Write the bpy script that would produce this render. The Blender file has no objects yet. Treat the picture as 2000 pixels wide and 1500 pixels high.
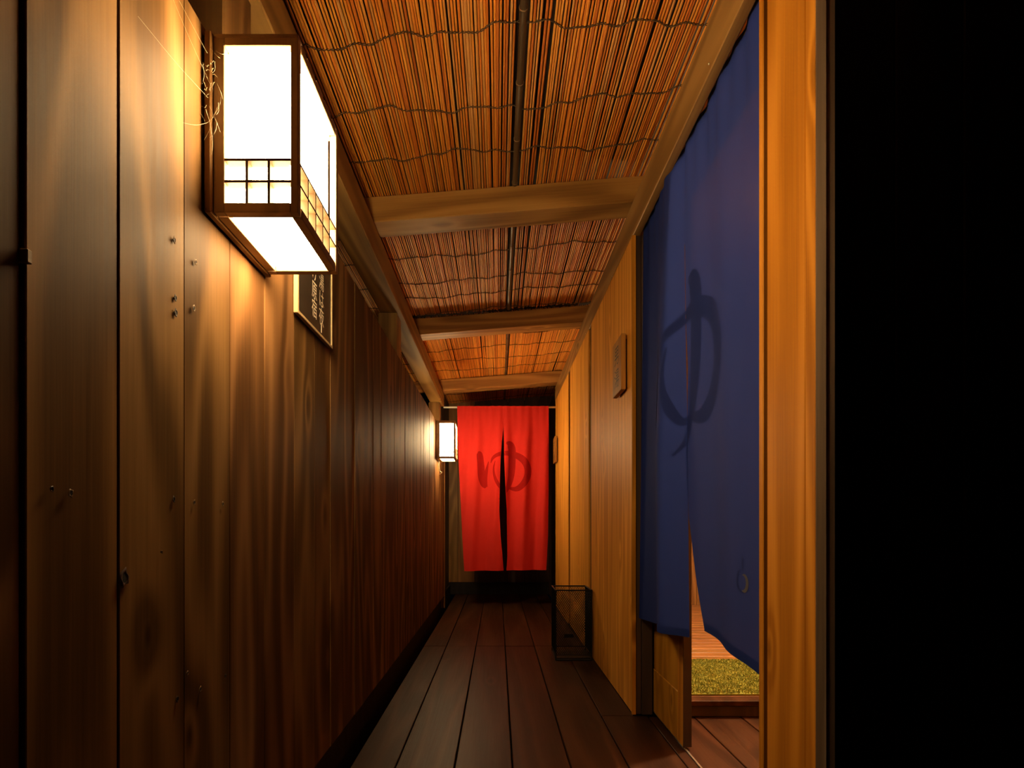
import bpy, bmesh, math, random
from mathutils import Vector, Matrix

random.seed(11)
S = bpy.context.scene
COL = S.collection

# ------------------------------------------------------------------ camera, world, exposure
cam_d = bpy.data.cameras.new('camera')
cam = bpy.data.objects.new('camera', cam_d)
COL.objects.link(cam)
cam.location = (0, 0, 0.75)
cam.rotation_euler = (math.pi / 2, 0, 0)
cam_d.sensor_fit = 'HORIZONTAL'
cam_d.sensor_width = 36.0
cam_d.lens = 1030 / 2000 * 36
cam_d.shift_x = (1000 - 972) / 2000
cam_d.shift_y = (1025 - 750) / 2000
cam_d.clip_start = 0.02
S.camera = cam

W = bpy.data.worlds.new('night')
S.world = W
W.use_nodes = True
W.node_tree.nodes['Background'].inputs[0].default_value = (0.25, 0.35, 0.6, 1)
W.node_tree.nodes['Background'].inputs[1].default_value = 0.0015

S.view_settings.view_transform = 'Standard'
S.view_settings.look = 'None'
S.view_settings.gamma = 1.0
S.view_settings.use_curve_mapping = False
S.view_settings.exposure = 0.0

LANTERN_STRENGTH = 85.0
LANTERN_COLOR = (1.0, 0.68, 0.33)
ROOM_LAMP_STRENGTH = 850.0

# ------------------------------------------------------------------ materials
MATS = {}


def new_mat(name):
    m = bpy.data.materials.new(name)
    m.use_nodes = True
    nt = m.node_tree
    nt.nodes.clear()
    out = nt.nodes.new('ShaderNodeOutputMaterial')
    b = nt.nodes.new('ShaderNodeBsdfPrincipled')
    nt.links.new(b.outputs[0], out.inputs[0])
    MATS[name] = m
    return m, nt, b, out


def math_node(nt, op, a, b=None, c=None, clamp=False):
    n = nt.nodes.new('ShaderNodeMath')
    n.operation = op
    n.use_clamp = clamp
    for i, v in enumerate((a, b, c)):
        if v is None:
            continue
        if isinstance(v, (int, float)):
            n.inputs[i].default_value = v
        else:
            nt.links.new(v, n.inputs[i])
    return n.outputs[0]


def wood(name, dark, mid, light, axis='z', ring=9.0, rough=0.5, bump=0.25, vary=0.22,
         knots=0.05, spec=0.5, field=(5.0, 0.45), fibre=0.5, dirt=0.0):
    m, nt, b, out = new_mat(name)
    N, L = nt.nodes, nt.links
    tc = N.new('ShaderNodeTexCoord')
    oi = N.new('ShaderNodeObjectInfo')
    off = N.new('ShaderNodeCombineXYZ')
    for i, k in enumerate((37.0, 53.0, 71.0)):
        L.new(math_node(nt, 'MULTIPLY', oi.outputs['Random'], k), off.inputs[i])
    add = N.new('ShaderNodeVectorMath')
    L.new(tc.outputs['Object'], add.inputs[0])
    L.new(off.outputs[0], add.inputs[1])

    def scaled(ac, al):
        mp = N.new('ShaderNodeMapping')
        s = [ac, ac, ac]
        s['xyz'.index(axis)] = al
        mp.inputs['Scale'].default_value = s
        L.new(add.outputs[0], mp.inputs[0])
        return mp.outputs[0]

    n1 = N.new('ShaderNodeTexNoise')
    n1.inputs['Scale'].default_value = 1.0
    n1.inputs['Detail'].default_value = 1.5
    L.new(scaled(*field), n1.inputs['Vector'])
    vo = N.new('ShaderNodeTexVoronoi')
    vo.inputs['Scale'].default_value = 1.0
    L.new(scaled(5.0, 2.1), vo.inputs['Vector'])
    d = vo.outputs['Distance']
    kn = math_node(nt, 'POWER', 2.718, math_node(nt, 'MULTIPLY', math_node(nt, 'POWER', math_node(nt, 'DIVIDE', d, 0.13), 2.0), -1.0))
    fieldv = math_node(nt, 'ADD', n1.outputs['Fac'], math_node(nt, 'MULTIPLY', kn, 0.16))
    rings = math_node(nt, 'MULTIPLY_ADD', math_node(nt, 'SINE', math_node(nt, 'MULTIPLY', fieldv, ring * 2 * math.pi)), 0.5, 0.5)
    rings = math_node(nt, 'POWER', rings, 1.6)
    n2 = N.new('ShaderNodeTexNoise')
    n2.inputs['Scale'].default_value = 1.0
    n2.inputs['Detail'].default_value = 4.0
    n2.inputs['Roughness'].default_value = 0.65
    L.new(scaled(160.0, 3.0), n2.inputs['Vector'])
    n3 = N.new('ShaderNodeTexNoise')
    n3.inputs['Scale'].default_value = 1.0
    n3.inputs['Detail'].default_value = 3.0
    L.new(scaled(9.0, 1.2), n3.inputs['Vector'])
    fac = math_node(nt, 'ADD', math_node(nt, 'MULTIPLY', rings, 0.42),
                    math_node(nt, 'ADD', math_node(nt, 'MULTIPLY', n2.outputs['Fac'], fibre),
                              math_node(nt, 'MULTIPLY', n3.outputs['Fac'], 0.3)))
    fac = math_node(nt, 'SUBTRACT', fac, 0.15)
    cr = N.new('ShaderNodeValToRGB')
    e = cr.color_ramp.elements
    e[0].position, e[0].color = 0.12, (*dark, 1)
    e[1].position, e[1].color = 0.85, (*light, 1)
    em = e.new(0.45)
    em.color = (*mid, 1)
    L.new(fac, cr.inputs[0])
    hsv = N.new('ShaderNodeHueSaturation')
    L.new(cr.outputs[0], hsv.inputs['Color'])
    r2 = math_node(nt, 'FRACT', math_node(nt, 'MULTIPLY', oi.outputs['Random'], 17.31))
    L.new(math_node(nt, 'MULTIPLY_ADD', oi.outputs['Random'], 2 * vary, 1 - vary), hsv.inputs['Value'])
    L.new(math_node(nt, 'MULTIPLY_ADD', r2, 0.012, 0.495), hsv.inputs['Hue'])
    # dark knot cores
    core = N.new('ShaderNodeMapRange')
    core.inputs['From Min'].default_value = knots * 1.6
    core.inputs['From Max'].default_value = knots * 0.5
    L.new(d, core.inputs['Value'])
    mix = N.new('ShaderNodeMix')
    mix.data_type = 'RGBA'
    L.new(math_node(nt, 'MULTIPLY', core.outputs[0], 0.75), mix.inputs['Factor'])
    L.new(hsv.outputs[0], mix.inputs[6])
    mix.inputs[7].default_value = (dark[0] * 0.35, dark[1] * 0.3, dark[2] * 0.3, 1)
    L.new(mix.outputs[2], b.inputs['Base Color'])
    ro = math_node(nt, 'MULTIPLY_ADD', n2.outputs['Fac'], 0.25, rough - 0.12)
    L.new(ro, b.inputs['Roughness'])
    b.inputs['Specular IOR Level'].default_value = spec
    bp = N.new('ShaderNodeBump')
    bp.inputs['Strength'].default_value = bump
    bp.inputs['Distance'].default_value = 0.002
    L.new(math_node(nt, 'ADD', math_node(nt, 'MULTIPLY', n2.outputs['Fac'], 0.7), math_node(nt, 'MULTIPLY', rings, 0.3)), bp.inputs['Height'])
    L.new(bp.outputs[0], b.inputs['Normal'])
    return m


def plain(name, col, rough=0.5, metal=0.0, spec=0.5, noise=0.0, scale=60):
    m, nt, b, out = new_mat(name)
    b.inputs['Base Color'].default_value = (*col, 1)
    b.inputs['Roughness'].default_value = rough
    b.inputs['Metallic'].default_value = metal
    b.inputs['Specular IOR Level'].default_value = spec
    if noise:
        n = nt.nodes.new('ShaderNodeTexNoise')
        n.inputs['Scale'].default_value = scale
        n.inputs['Detail'].default_value = 4
        tc = nt.nodes.new('ShaderNodeTexCoord')
        nt.links.new(tc.outputs['Object'], n.inputs['Vector'])
        cr = nt.nodes.new('ShaderNodeValToRGB')
        cr.color_ramp.elements[0].position = 0.3
        cr.color_ramp.elements[1].position = 0.7
        cr.color_ramp.elements[0].color = (*[c * (1 - noise) for c in col], 1)
        cr.color_ramp.elements[1].color = (*[min(1, c * (1 + noise)) for c in col], 1)
        nt.links.new(n.outputs['Fac'], cr.inputs[0])
        nt.links.new(cr.outputs[0], b.inputs['Base Color'])
    return m


# stained boards of the left wall
WOOD_WALL = wood('stained_wall_wood', (0.0558, 0.0256, 0.0084), (0.1300, 0.0640, 0.0219), (0.2415, 0.1278, 0.0485), 'z', ring=5.5, rough=0.56, bump=0.12, vary=0.10, knots=0.03, spec=0.035, field=(5.5, 0.7), fibre=0.34)
WOOD_PANEL = wood('honey_panel_wood', (0.3780, 0.1541, 0.0169), (0.5443, 0.2364, 0.0308), (0.6955, 0.3327, 0.0524), 'z', ring=12, spec=0.07, rough=0.5, bump=0.15, vary=0.08, knots=0.0, field=(7.0, 0.25), fibre=0.6)
WOOD_POST = wood('honey_post_wood', (0.2420, 0.0900, 0.0060), (0.3740, 0.1500, 0.0120), (0.4840, 0.2100, 0.0240), 'z', ring=8, spec=0.08, rough=0.5, bump=0.2, vary=0.08, knots=0.06)
WOOD_BEAM_Y = wood('beam_wood_lengthwise', (0.1440, 0.0700, 0.0180), (0.2520, 0.1313, 0.0360), (0.3600, 0.2000, 0.0600), 'y', ring=8, rough=0.5, bump=0.2, vary=0.1, spec=0.2)
WOOD_BEAM_X = wood('beam_wood_crosswise', (0.1811, 0.0849, 0.0205), (0.3260, 0.1622, 0.0410), (0.4347, 0.2371, 0.0684), 'x', ring=8, rough=0.5, bump=0.2, vary=0.1, spec=0.2)
WOOD_BEAM_Z = wood('beam_wood_upright', (0.1000, 0.0473, 0.0126), (0.1700, 0.0840, 0.0243), (0.2500, 0.1365, 0.0432), 'z', ring=8, rough=0.5, bump=0.2, vary=0.1, spec=0.2)
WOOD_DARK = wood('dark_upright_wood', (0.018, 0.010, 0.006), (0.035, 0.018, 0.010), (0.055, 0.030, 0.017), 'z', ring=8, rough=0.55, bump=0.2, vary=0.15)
WOOD_BLACK = wood('black_stained_wood', (0.006, 0.0045, 0.004), (0.010, 0.008, 0.007), (0.016, 0.012, 0.010), 'z', ring=8, rough=0.7, bump=0.2, vary=0.2, spec=0.2)
WOOD_GREY = wood('weathered_grey_wood', (0.1200, 0.0768, 0.0480), (0.2400, 0.1584, 0.1008), (0.3600, 0.2520, 0.1680), 'z', ring=8, rough=0.65, bump=0.3, vary=0.1)
WOOD_FLOOR = wood('deck_wood', (0.0196, 0.0079, 0.0035), (0.0335, 0.0133, 0.0059), (0.0549, 0.0238, 0.0110), 'y', ring=7, rough=0.45, bump=0.3, vary=0.18, knots=0.05, field=(5.0, 0.4), spec=0.12)
WOOD_PLATFORM = wood('platform_wood', (0.1200, 0.0510, 0.0150), (0.1980, 0.0900, 0.0270), (0.2520, 0.1260, 0.0420), 'x', ring=8, rough=0.45, bump=0.2, vary=0.12, spec=0.3)
WOOD_LANTERN_GLARE = wood('lantern_wood_glare', (0.2560, 0.1700, 0.0990), (0.3520, 0.2380, 0.1440), (0.4480, 0.3060, 0.1800), 'z', ring=6, rough=0.5, bump=0.15, vary=0.05, knots=0.0, spec=0.1)  # frame tone lightened to imitate glare from the lit panels
WOOD_SIGN = wood('plaque_wood', (0.2250, 0.0875, 0.0140), (0.3150, 0.1330, 0.0225), (0.3900, 0.1820, 0.0375), 'z', ring=9, rough=0.5, bump=0.2, vary=0.05, knots=0.0, spec=0.2)
WOOD_LANTERN_DIM = wood('lantern_wood_dim', (0.0440, 0.0264, 0.0132), (0.0704, 0.0418, 0.0220), (0.1100, 0.0660, 0.0352), 'z', ring=6, rough=0.5, bump=0.1, vary=0.05, knots=0.0, spec=0.1)  # same wood as the frame, darkened so the lit bars don't wash out
INK = plain('black_ink', (0.012, 0.010, 0.008), 0.6)
BLACK_METAL = plain('black_wire', (0.012, 0.012, 0.014), 0.45, 0.6)
WHITE_ROD = plain('white_rod', (0.9, 0.88, 0.82), 0.35)
STEEL = plain('track_steel', (0.55, 0.52, 0.48), 0.3, 0.9)
EARTH = plain('dark_earth', (0.02, 0.017, 0.014), 0.9, noise=0.5, scale=12)
ROOF = plain('roof_underside', (0.03, 0.018, 0.010), 0.85, noise=0.4, scale=8)
CORD = plain('twine', (0.085, 0.055, 0.024), 0.85, noise=0.4, scale=200)
HOLE = plain('bore_dark', (0.006, 0.004, 0.003), 0.9)
SPLINTER = plain('raw_splinter', (0.20, 0.12, 0.05), 0.7, noise=0.3)
CREAM = plain('cream_trim', (0.36, 0.26, 0.13), 0.5)
SLATE = plain('sign_black', (0.015, 0.011, 0.007), 0.42, noise=0.35, scale=30)
CHALK = plain('sign_lettering', (0.62, 0.54, 0.40), 0.6)
WEB = plain('spider_silk', (0.30, 0.25, 0.15), 0.6)
PLASTER = plain('room_plaster', (0.50, 0.33, 0.16), 0.8, noise=0.15, scale=20)
CABLE = plain('lamp_cable', (0.20, 0.16, 0.10), 0.5)


def reed_material():
    m, nt, b, out = new_mat('reed')
    N, L = nt.nodes, nt.links
    oi = N.new('ShaderNodeObjectInfo')
    tc = N.new('ShaderNodeTexCoord')
    mp = N.new('ShaderNodeMapping')
    mp.inputs['Scale'].default_value = (60, 5, 60)
    add = N.new('ShaderNodeVectorMath')
    cmb = N.new('ShaderNodeCombineXYZ')
    L.new(math_node(nt, 'MULTIPLY', oi.outputs['Random'], 91.0), cmb.inputs[1])
    L.new(tc.outputs['Object'], add.inputs[0])
    L.new(cmb.outputs[0], add.inputs[1])
    L.new(add.outputs[0], mp.inputs[0])
    n = N.new('ShaderNodeTexNoise')
    n.inputs['Scale'].default_value = 1.0
    n.inputs['Detail'].default_value = 3
    L.new(mp.outputs[0], n.inputs['Vector'])
    cr = N.new('ShaderNodeValToRGB')
    e = cr.color_ramp.elements
    e[0].position, e[0].color = 0.0, (0.60, 0.17, 0.022, 1)
    e[1].position, e[1].color = 1.0, (0.74, 0.38, 0.11, 1)
    x = e.new(0.35); x.color = (0.86, 0.31, 0.034, 1)
    x = e.new(0.75); x.color = (0.92, 0.41, 0.055, 1)
    L.new(oi.outputs['Random'], cr.inputs[0])
    cr2 = N.new('ShaderNodeValToRGB')
    cr2.color_ramp.elements[0].position = 0.3
    cr2.color_ramp.elements[0].color = (0.70, 0.66, 0.66, 1)
    cr2.color_ramp.elements[1].position = 0.65
    cr2.color_ramp.elements[1].color = (1, 1, 1, 1)
    L.new(n.outputs['Fac'], cr2.inputs[0])
    mx = N.new('ShaderNodeMix')
    mx.data_type = 'RGBA'
    mx.blend_type = 'MULTIPLY'
    mx.inputs['Factor'].default_value = 0.8
    L.new(cr.outputs[0], mx.inputs[6])
    L.new(cr2.outputs[0], mx.inputs[7])
    L.new(mx.outputs[2], b.inputs['Base Color'])
    b.inputs['Roughness'].default_value = 0.45
    return m


REED = reed_material()
BAMBOO = wood('old_bamboo', (0.0510, 0.0306, 0.0153), (0.0935, 0.0544, 0.0255), (0.1530, 0.0935, 0.0442), 'y', ring=4, rough=0.4, bump=0.1, vary=0.1, knots=0.0)


def cloth_material(name, col, trans, weave=900.0, sheer=0.0, tw=0.35):
    m, nt, b, out = new_mat(name)
    N, L = nt.nodes, nt.links
    tc = N.new('ShaderNodeTexCoord')
    w1 = N.new('ShaderNodeTexNoise')
    w1.inputs['Scale'].default_value = weave
    w1.inputs['Detail'].default_value = 2
    L.new(tc.outputs['Object'], w1.inputs['Vector'])
    bp = N.new('ShaderNodeBump')
    bp.inputs['Strength'].default_value = 0.25
    bp.inputs['Distance'].default_value = 0.0005
    L.new(w1.outputs['Fac'], bp.inputs['Height'])
    b.inputs['Base Color'].default_value = (*col, 1)
    b.inputs['Roughness'].default_value = 0.8
    b.inputs['Specular IOR Level'].default_value = 0.06
    L.new(bp.outputs[0], b.inputs['Normal'])
    t = N.new('ShaderNodeBsdfTranslucent')
    t.inputs[0].default_value = (*trans, 1)
    mx = N.new('ShaderNodeMixShader')
    mx.inputs[0].default_value = tw
    L.new(b.outputs[0], mx.inputs[1])
    L.new(t.outputs[0], mx.inputs[2])
    last = mx.outputs[0]
    if sheer:
        tr = N.new('ShaderNodeBsdfTransparent')
        mx2 = N.new('ShaderNodeMixShader')
        mx2.inputs[0].default_value = sheer
        L.new(last, mx2.inputs[1])
        L.new(tr.outputs[0], mx2.inputs[2])
        last = mx2.outputs[0]
    L.new(last, out.inputs[0])
    return m


RED_CLOTH = cloth_material('red_cloth', (0.60, 0.028, 0.022), (0.6, 0.02, 0.012), tw=0.2)
RED_PRINT = cloth_material('red_cloth_print', (0.33, 0.009, 0.008), (0.2, 0.01, 0.008), tw=0.2)
BLUE_CLOTH = cloth_material('blue_cloth', (0.0125, 0.025, 0.145), (0.02, 0.035, 0.17), sheer=0.006, tw=0.12)
BLUE_PRINT = cloth_material('blue_cloth_print', (0.0128, 0.0225, 0.120), (0.03, 0.03, 0.1), sheer=0.012, tw=0.12)
PALE_GLINT = cloth_material('pale_glint', (0.10, 0.10, 0.12), (0.2, 0.16, 0.14))  # for the glint painted on the blue curtain


def emit(name, col, strength):
    m, nt, b, out = new_mat(name)
    e = nt.nodes.new('ShaderNodeEmission')
    e.inputs[0].default_value = (*col, 1)
    e.inputs[1].default_value = strength
    nt.links.new(e.outputs[0], out.inputs[0])
    return m


LIT_PAPER = emit('lit_lantern_panel', LANTERN_COLOR, LANTERN_STRENGTH)
LIT_GLOBE = emit('lit_room_globe', (1.0, 0.74, 0.44), ROOM_LAMP_STRENGTH)


def rug_material():
    m, nt, b, out = new_mat('rug_pile')
    N, L = nt.nodes, nt.links
    tc = N.new('ShaderNodeTexCoord')
    n = N.new('ShaderNodeTexNoise')
    n.inputs['Scale'].default_value = 22
    n.inputs['Detail'].default_value = 5
    L.new(tc.outputs['Object'], n.inputs['Vector'])
    cr = N.new('ShaderNodeValToRGB')
    cr.color_ramp.elements[0].position = 0.3
    cr.color_ramp.elements[0].color = (0.11, 0.135, 0.026, 1)
    cr.color_ramp.elements[1].position = 0.7
    cr.color_ramp.elements[1].color = (0.27, 0.31, 0.065, 1)
    L.new(n.outputs['Fac'], cr.inputs[0])
    L.new(cr.outputs[0], b.inputs['Base Color'])
    b.inputs['Roughness'].default_value = 0.95
    b.inputs['Specular IOR Level'].default_value = 0.1
    return m


RUG = rug_material()

# ------------------------------------------------------------------ helpers
CACHE = {}


def link(o, parent=None):
    COL.objects.link(o)
    if parent is not None:
        o.parent = parent
        o.matrix_parent_inverse = parent.matrix_world.inverted() if False else Matrix.Translation(-Vector(parent.location)) if parent.parent is None else Matrix.Translation(-(Vector(parent['_wl'])))
    return o


def setloc(o, loc):
    o.location = loc
    o['_wl'] = list(loc)


def box_mesh(dx, dy, dz, bev):
    key = (round(dx, 4), round(dy, 4), round(dz, 4), bev)
    if key in CACHE:
        return CACHE[key]
    bm = bmesh.new()
    bmesh.ops.create_cube(bm, size=1.0)
    for v in bm.verts:
        v.co = Vector((v.co.x * dx, v.co.y * dy, v.co.z * dz))
    if bev:
        bmesh.ops.bevel(bm, geom=list(bm.edges), offset=bev, segments=1, affect='EDGES', profile=0.5)
    me = bpy.data.meshes.new('box')
    bm.to_mesh(me)
    bm.free()
    CACHE[key] = me
    return me


def box(name, x, y, z, mat, parent=None, bev=0.0015):
    """x, y, z: (low, high) world ranges"""
    key_mesh = box_mesh(x[1] - x[0], y[1] - y[0], z[1] - z[0], bev)
    mk = (key_mesh.name, mat.name)
    if mk not in CACHE:
        me = key_mesh if not key_mesh.materials else key_mesh.copy()
        me.materials.clear()
        me.materials.append(mat)
        CACHE[mk] = me
    o = bpy.data.objects.new(name, CACHE[mk])
    setloc(o, ((x[0] + x[1]) / 2, (y[0] + y[1]) / 2, (z[0] + z[1]) / 2))
    return link(o, parent)


def mesh(name, verts, faces, mat, parent=None, smooth=False, loc=(0, 0, 0)):
    me = bpy.data.meshes.new(name)
    loc = Vector(loc)
    me.from_pydata([tuple(Vector(v) - loc) for v in verts], [], faces)
    me.materials.append(mat)
    if smooth:
        for p in me.polygons:
            p.use_smooth = True
    me.update()
    o = bpy.data.objects.new(name, me)
    setloc(o, tuple(loc))
    return link(o, parent)


def empty(name, loc):
    o = bpy.data.objects.new(name, None)
    o.empty_display_size = 0.05
    setloc(o, loc)
    return link(o)


def tag(o, label, cat, group=None):
    o['label'] = label
    o['category'] = cat
    if group:
        o['group'] = group
    return o


def structure(name, loc=(0, 0, 0)):
    o = empty(name, loc)
    o['kind'] = 'structure'
    return o


def tube_geo(pts, rad, n=6, cap=True):
    """list of verts, faces for a tube along pts; rad scalar or list"""
    V, F = [], []
    k = len(pts)
    for i, p in enumerate(pts):
        p = Vector(p)
        a = Vector(pts[max(0, i - 1)])
        c = Vector(pts[min(k - 1, i + 1)])
        t = (c - a).normalized()
        up = Vector((0, 0, 1)) if abs(t.z) < 0.9 else Vector((1, 0, 0))
        s = t.cross(up).normalized()
        w = s.cross(t).normalized()
        r = rad[i] if isinstance(rad, (list, tuple)) else rad
        for j in range(n):
            an = 2 * math.pi * j / n
            V.append(p + s * (math.cos(an) * r) + w * (math.sin(an) * r))
    for i in range(k - 1):
        for j in range(n):
            F.append((i * n + j, i * n + (j + 1) % n, (i + 1) * n + (j + 1) % n, (i + 1) * n + j))
    if cap:
        F.append(tuple(range(n - 1, -1, -1)))
        F.append(tuple((k - 1) * n + j for j in range(n)))
    return V, F


def join_geo(parts):
    V, F = [], []
    for v, f in parts:
        b = len(V)
        V += v
        F += [tuple(i + b for i in q) for q in f]
    return V, F


def lerp_tab(tab, t):
    if t <= tab[0][0]:
        return tab[0][1]
    for (a, x), (b, y) in zip(tab, tab[1:]):
        if t <= b:
            return x + (y - x) * (t - a) / (b - a)
    return tab[-1][1]


def smooth_path(pts, n):
    """Catmull-Rom resample of tuples (any length)"""
    out = []
    k = len(pts)
    for i in range(k - 1):
        p0, p1, p2, p3 = pts[max(0, i - 1)], pts[i], pts[i + 1], pts[min(k - 1, i + 2)]
        for s in range(n):
            t = s / n
            out.append(tuple(0.5 * (2 * b + (c - a) * t + (2 * a - 5 * b + 4 * c - d) * t * t + (3 * b - a - 3 * c + d) * t ** 3)
                             for a, b, c, d in zip(p0, p1, p2, p3)))
    out.append(tuple(pts[-1]))
    return out


# ------------------------------------------------------------------ key dimensions (metres)
XL = -0.48          # face of the left wall
XR = 0.535          # face of the right wall
Y_END = 5.70
WALL_TOP = 1.565
WALL_BOT = 0.112

# ------------------------------------------------------------------ ground, floor
ground = mesh('floor_ground', [(-3, -2, -0.32), (4.5, -2, -0.32), (4.5, 7, -0.32), (-3, 7, -0.32)], [(0, 1, 2, 3)], EARTH)
ground['kind'] = 'structure'

floor = structure('floor')
seams = [-0.458, -0.317, -0.134, 0.046, 0.227, 0.407, 0.588, 0.768, 0.95, 1.13, 1.31, 1.49, 1.67, 1.85, 2.03]
G = 0.0022
for i, (a, b) in enumerate(zip(seams, seams[1:])):
    dz = random.uniform(-0.0015, 0.0008)
    if i < 5:
        j = 3.26 + random.uniform(-0.012, 0.012)
        box('plank', (a + G, b - G), (-1.2, j - 0.0015), (-0.03 + dz, 0.0 + dz), WOOD_FLOOR, floor, 0.002)
        box('plank', (a + G, b - G), (j + 0.0015, Y_END), (-0.03 - dz, 0.0 - dz), WOOD_FLOOR, floor, 0.002)
    elif i == 5:
        box('plank', (a + G, b - G), (-1.2, 2.07), (-0.03, 0.0), WOOD_FLOOR, floor, 0.002)
        box('plank', (a + G, XR - 0.001), (2.073, 3.258), (-0.03, 0.0), WOOD_FLOOR, floor, 0.002)
        box('plank', (a + G, XR - 0.001), (3.262, Y_END), (-0.031, -0.001), WOOD_FLOOR, floor, 0.002)
    else:
        box('plank', (a + G, b - G), (-1.2, 2.06), (-0.03 + dz * 0.4, 0.0 + dz * 0.4), WOOD_FLOOR, floor, 0.002)
for y in (-0.6, 0.6, 1.8, 3.0, 4.2, 5.4):
    box('joist', (-0.44, 2.0 if y < 2 else 0.52), (y - 0.04, y + 0.04), (-0.13, -0.034), WOOD_DARK, floor, 0)

# ------------------------------------------------------------------ left wall
wall_left = structure('wall_left')
px_seams = [0.537, 0.668, 0.808, 0.947, 1.087, 1.245]
while px_seams[-1] < 4.62:
    px_seams.append(px_seams[-1] + random.choice((0.128, 0.14, 0.14, 0.145)))
px_seams[-1] = 4.76
planks = []
for a, b in zip(px_seams, px_seams[1:]):
    d = random.uniform(-0.0011, 0.0011)
    g = 0.0009
    planks.append((a, b, box('plank', (XL - 0.018 + d, XL + d), (a + g, b - g), (WALL_BOT, WALL_TOP), WOOD_WALL, wall_left, 0.0011)))
# the wall nearer the porch sits a little further back behind a dark gap
ys = [-1.2, -0.9, -0.62, -0.33, -0.05, 0.16, 0.34, 0.5362]
for a, b in zip(ys, ys[1:]):
    box('plank', (XL - 0.023, XL - 0.004), (a + 0.0015, b - 0.0015), (WALL_BOT, 1.82), WOOD_WALL, wall_left, 0.0018)
box('backing_board', (XL - 0.028, XL - 0.0235), (-1.2, 4.74), (WALL_BOT - 0.005, WALL_TOP - 0.02), WOOD_BLACK, wall_left, 0)
box('sill', (XL - 0.12, XL - 0.03), (-1.2, Y_END), (-0.30, WALL_BOT - 0.012), WOOD_BLACK, wall_left, 0)
# dark recessed stretch beyond the far post
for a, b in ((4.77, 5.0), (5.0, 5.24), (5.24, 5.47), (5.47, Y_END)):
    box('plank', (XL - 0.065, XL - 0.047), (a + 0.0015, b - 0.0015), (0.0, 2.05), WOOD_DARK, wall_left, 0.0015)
box('end_trim', (XL - 0.030, XL + 0.004), (4.745, 4.775), (0.0, WALL_TOP), WOOD_BEAM_Z, wall_left, 0.002)


def screw_hole(y, z, r, parent, kind=0):
    V, F = [], []
    n = 10
    x = XL + 0.0019
    for ring, (rr, dx) in enumerate(((r * 1.0, 0.0), (r * 0.85, 0.0009), (r * 0.6, 0.0006), (r * 0.5, -0.0012))):
        for j in range(n):
            an = 2 * math.pi * j / n
            jit = 1 + (0.25 * math.sin(j * 2.7 + y * 40) if ring < 2 else 0)
            V.append((x + dx, y + math.cos(an) * rr * jit * 0.8, z + math.sin(an) * rr * jit * 1.2))
    for ring in range(3):
        for j in range(n):
            F.append((ring * n + j, ring * n + (j + 1) % n, (ring + 1) * n + (j + 1) % n, (ring + 1) * n + j))
    o = mesh('screw_hole', V, F, SPLINTER if kind else WOOD_DARK, parent, True, (x, y, z))
    m2 = [(x + 0.0003, y + math.cos(6.283 * j / n) * r * 0.6 * 0.8, z + math.sin(6.283 * j / n) * r * 0.6 * 1.2) for j in range(n)]
    o.data.materials.append(HOLE)
    me = o.data
    bm = bmesh.new()
    bm.from_mesh(me)
    vs = [bm.verts.new(Vector(v) - Vector((x, y, z))) for v in m2]
    f = bm.faces.new(vs)
    f.material_index = 1
    bm.to_mesh(me)
    bm.free()


def on_left(px, py):
    y = -XL * 1030 / (972 - px)
    return y, 0.75 + (1025 - py) / 1030 * y


for px, py, r, kd in ((98, 955, .003, 0), (135, 963, .0042, 1), (338, 469, .0042, 1), (340, 582, .004, 0), (341, 611, .005, 0), (380, 512, .0038, 1),
                      (376, 602, .0045, 1), (337, 975, .004, 0), (377, 981, .0034, 1), (433, 984, .0034, 1), (313, 1078, .002, 1), (344, 1365, .004, 0),
                      (389, 1346, .004, 1), (364, 1314, .003, 1), (438, 1320, .003, 0), (240, 1128, .010, 0)):
    y, z = on_left(px, py)
    for a, b, p in planks:
        if a <= y <= b:
            screw_hole(y, z, r, p, kd)
peg = box('splinter', (XL - 0.012, XL + 0.004), (0.5335, 0.540), (1.016, 1.030), SPLINTER, wall_left, 0.001)

# ------------------------------------------------------------------ left beam and posts behind the wall
bl = box('ceiling_beam', (-0.595, -0.488), (-1.2, 4.80), (1.825, 1.945), WOOD_BEAM_Y, None, 0.003)
tag(bl, 'long brown beam running above the dark plank wall with the lanterns', 'beam')
posts = []
for i, (y0, lab) in enumerate(((0.98, 'short brown post between wall top and beam above the large lit lantern'),
                               (2.67, 'square brown post rising behind the plank wall to the beam, midway along'),
                               (4.62, 'brown end post under the beam beside the red curtain rod'))):
    p = box('support_post', (-0.606, -0.509), (y0, y0 + 0.11), (0.101, 1.825), WOOD_BEAM_Z, None, 0.003)
    tag(p, lab, 'post')

# ------------------------------------------------------------------ right wall
wall_right = structure('wall_right')
for a, b in ((2.095, 3.015), (3.10, 3.895), (3.99, 4.875)):
    box('wall_panel', (XR, XR + 0.016), (a, b), (0.0, 1.905), WOOD_PANEL, wall_right, 0.002)
for y in (3.06, 3.94):
    box('joint_strip', (XR + 0.010, XR + 0.017), (y - 0.03, y + 0.027 + 0.005), (0.0, 1.905), WOOD_BLACK, wall_right, 0)
box('wall_core', (XR + 0.018, XR + 0.06), (2.20, Y_END), (0.0, 2.03), WOOD_DARK, wall_right, 0)
box('corner_bead', (XR - 0.004, XR + 0.012), (2.083, 2.0945), (0.0, 1.895), WOOD_POST, wall_right, 0.001)
box('jamb_post', (XR + 0.0125, XR + 0.034), (2.088, 2.17), (0.0, 1.895), WOOD_DARK, wall_right, 0.002)
box('jamb_post', (XR + 0.0345, 0.611), (2.080, 2.17), (0.0, 1.895), WOOD_DARK, wall_right, 0.002)
# dark stretch past the last panel
box('wall_panel', (XR + 0.035, XR + 0.05), (4.885, Y_END), (0.0, 2.03), WOOD_DARK, wall_right, 0.0015)

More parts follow.
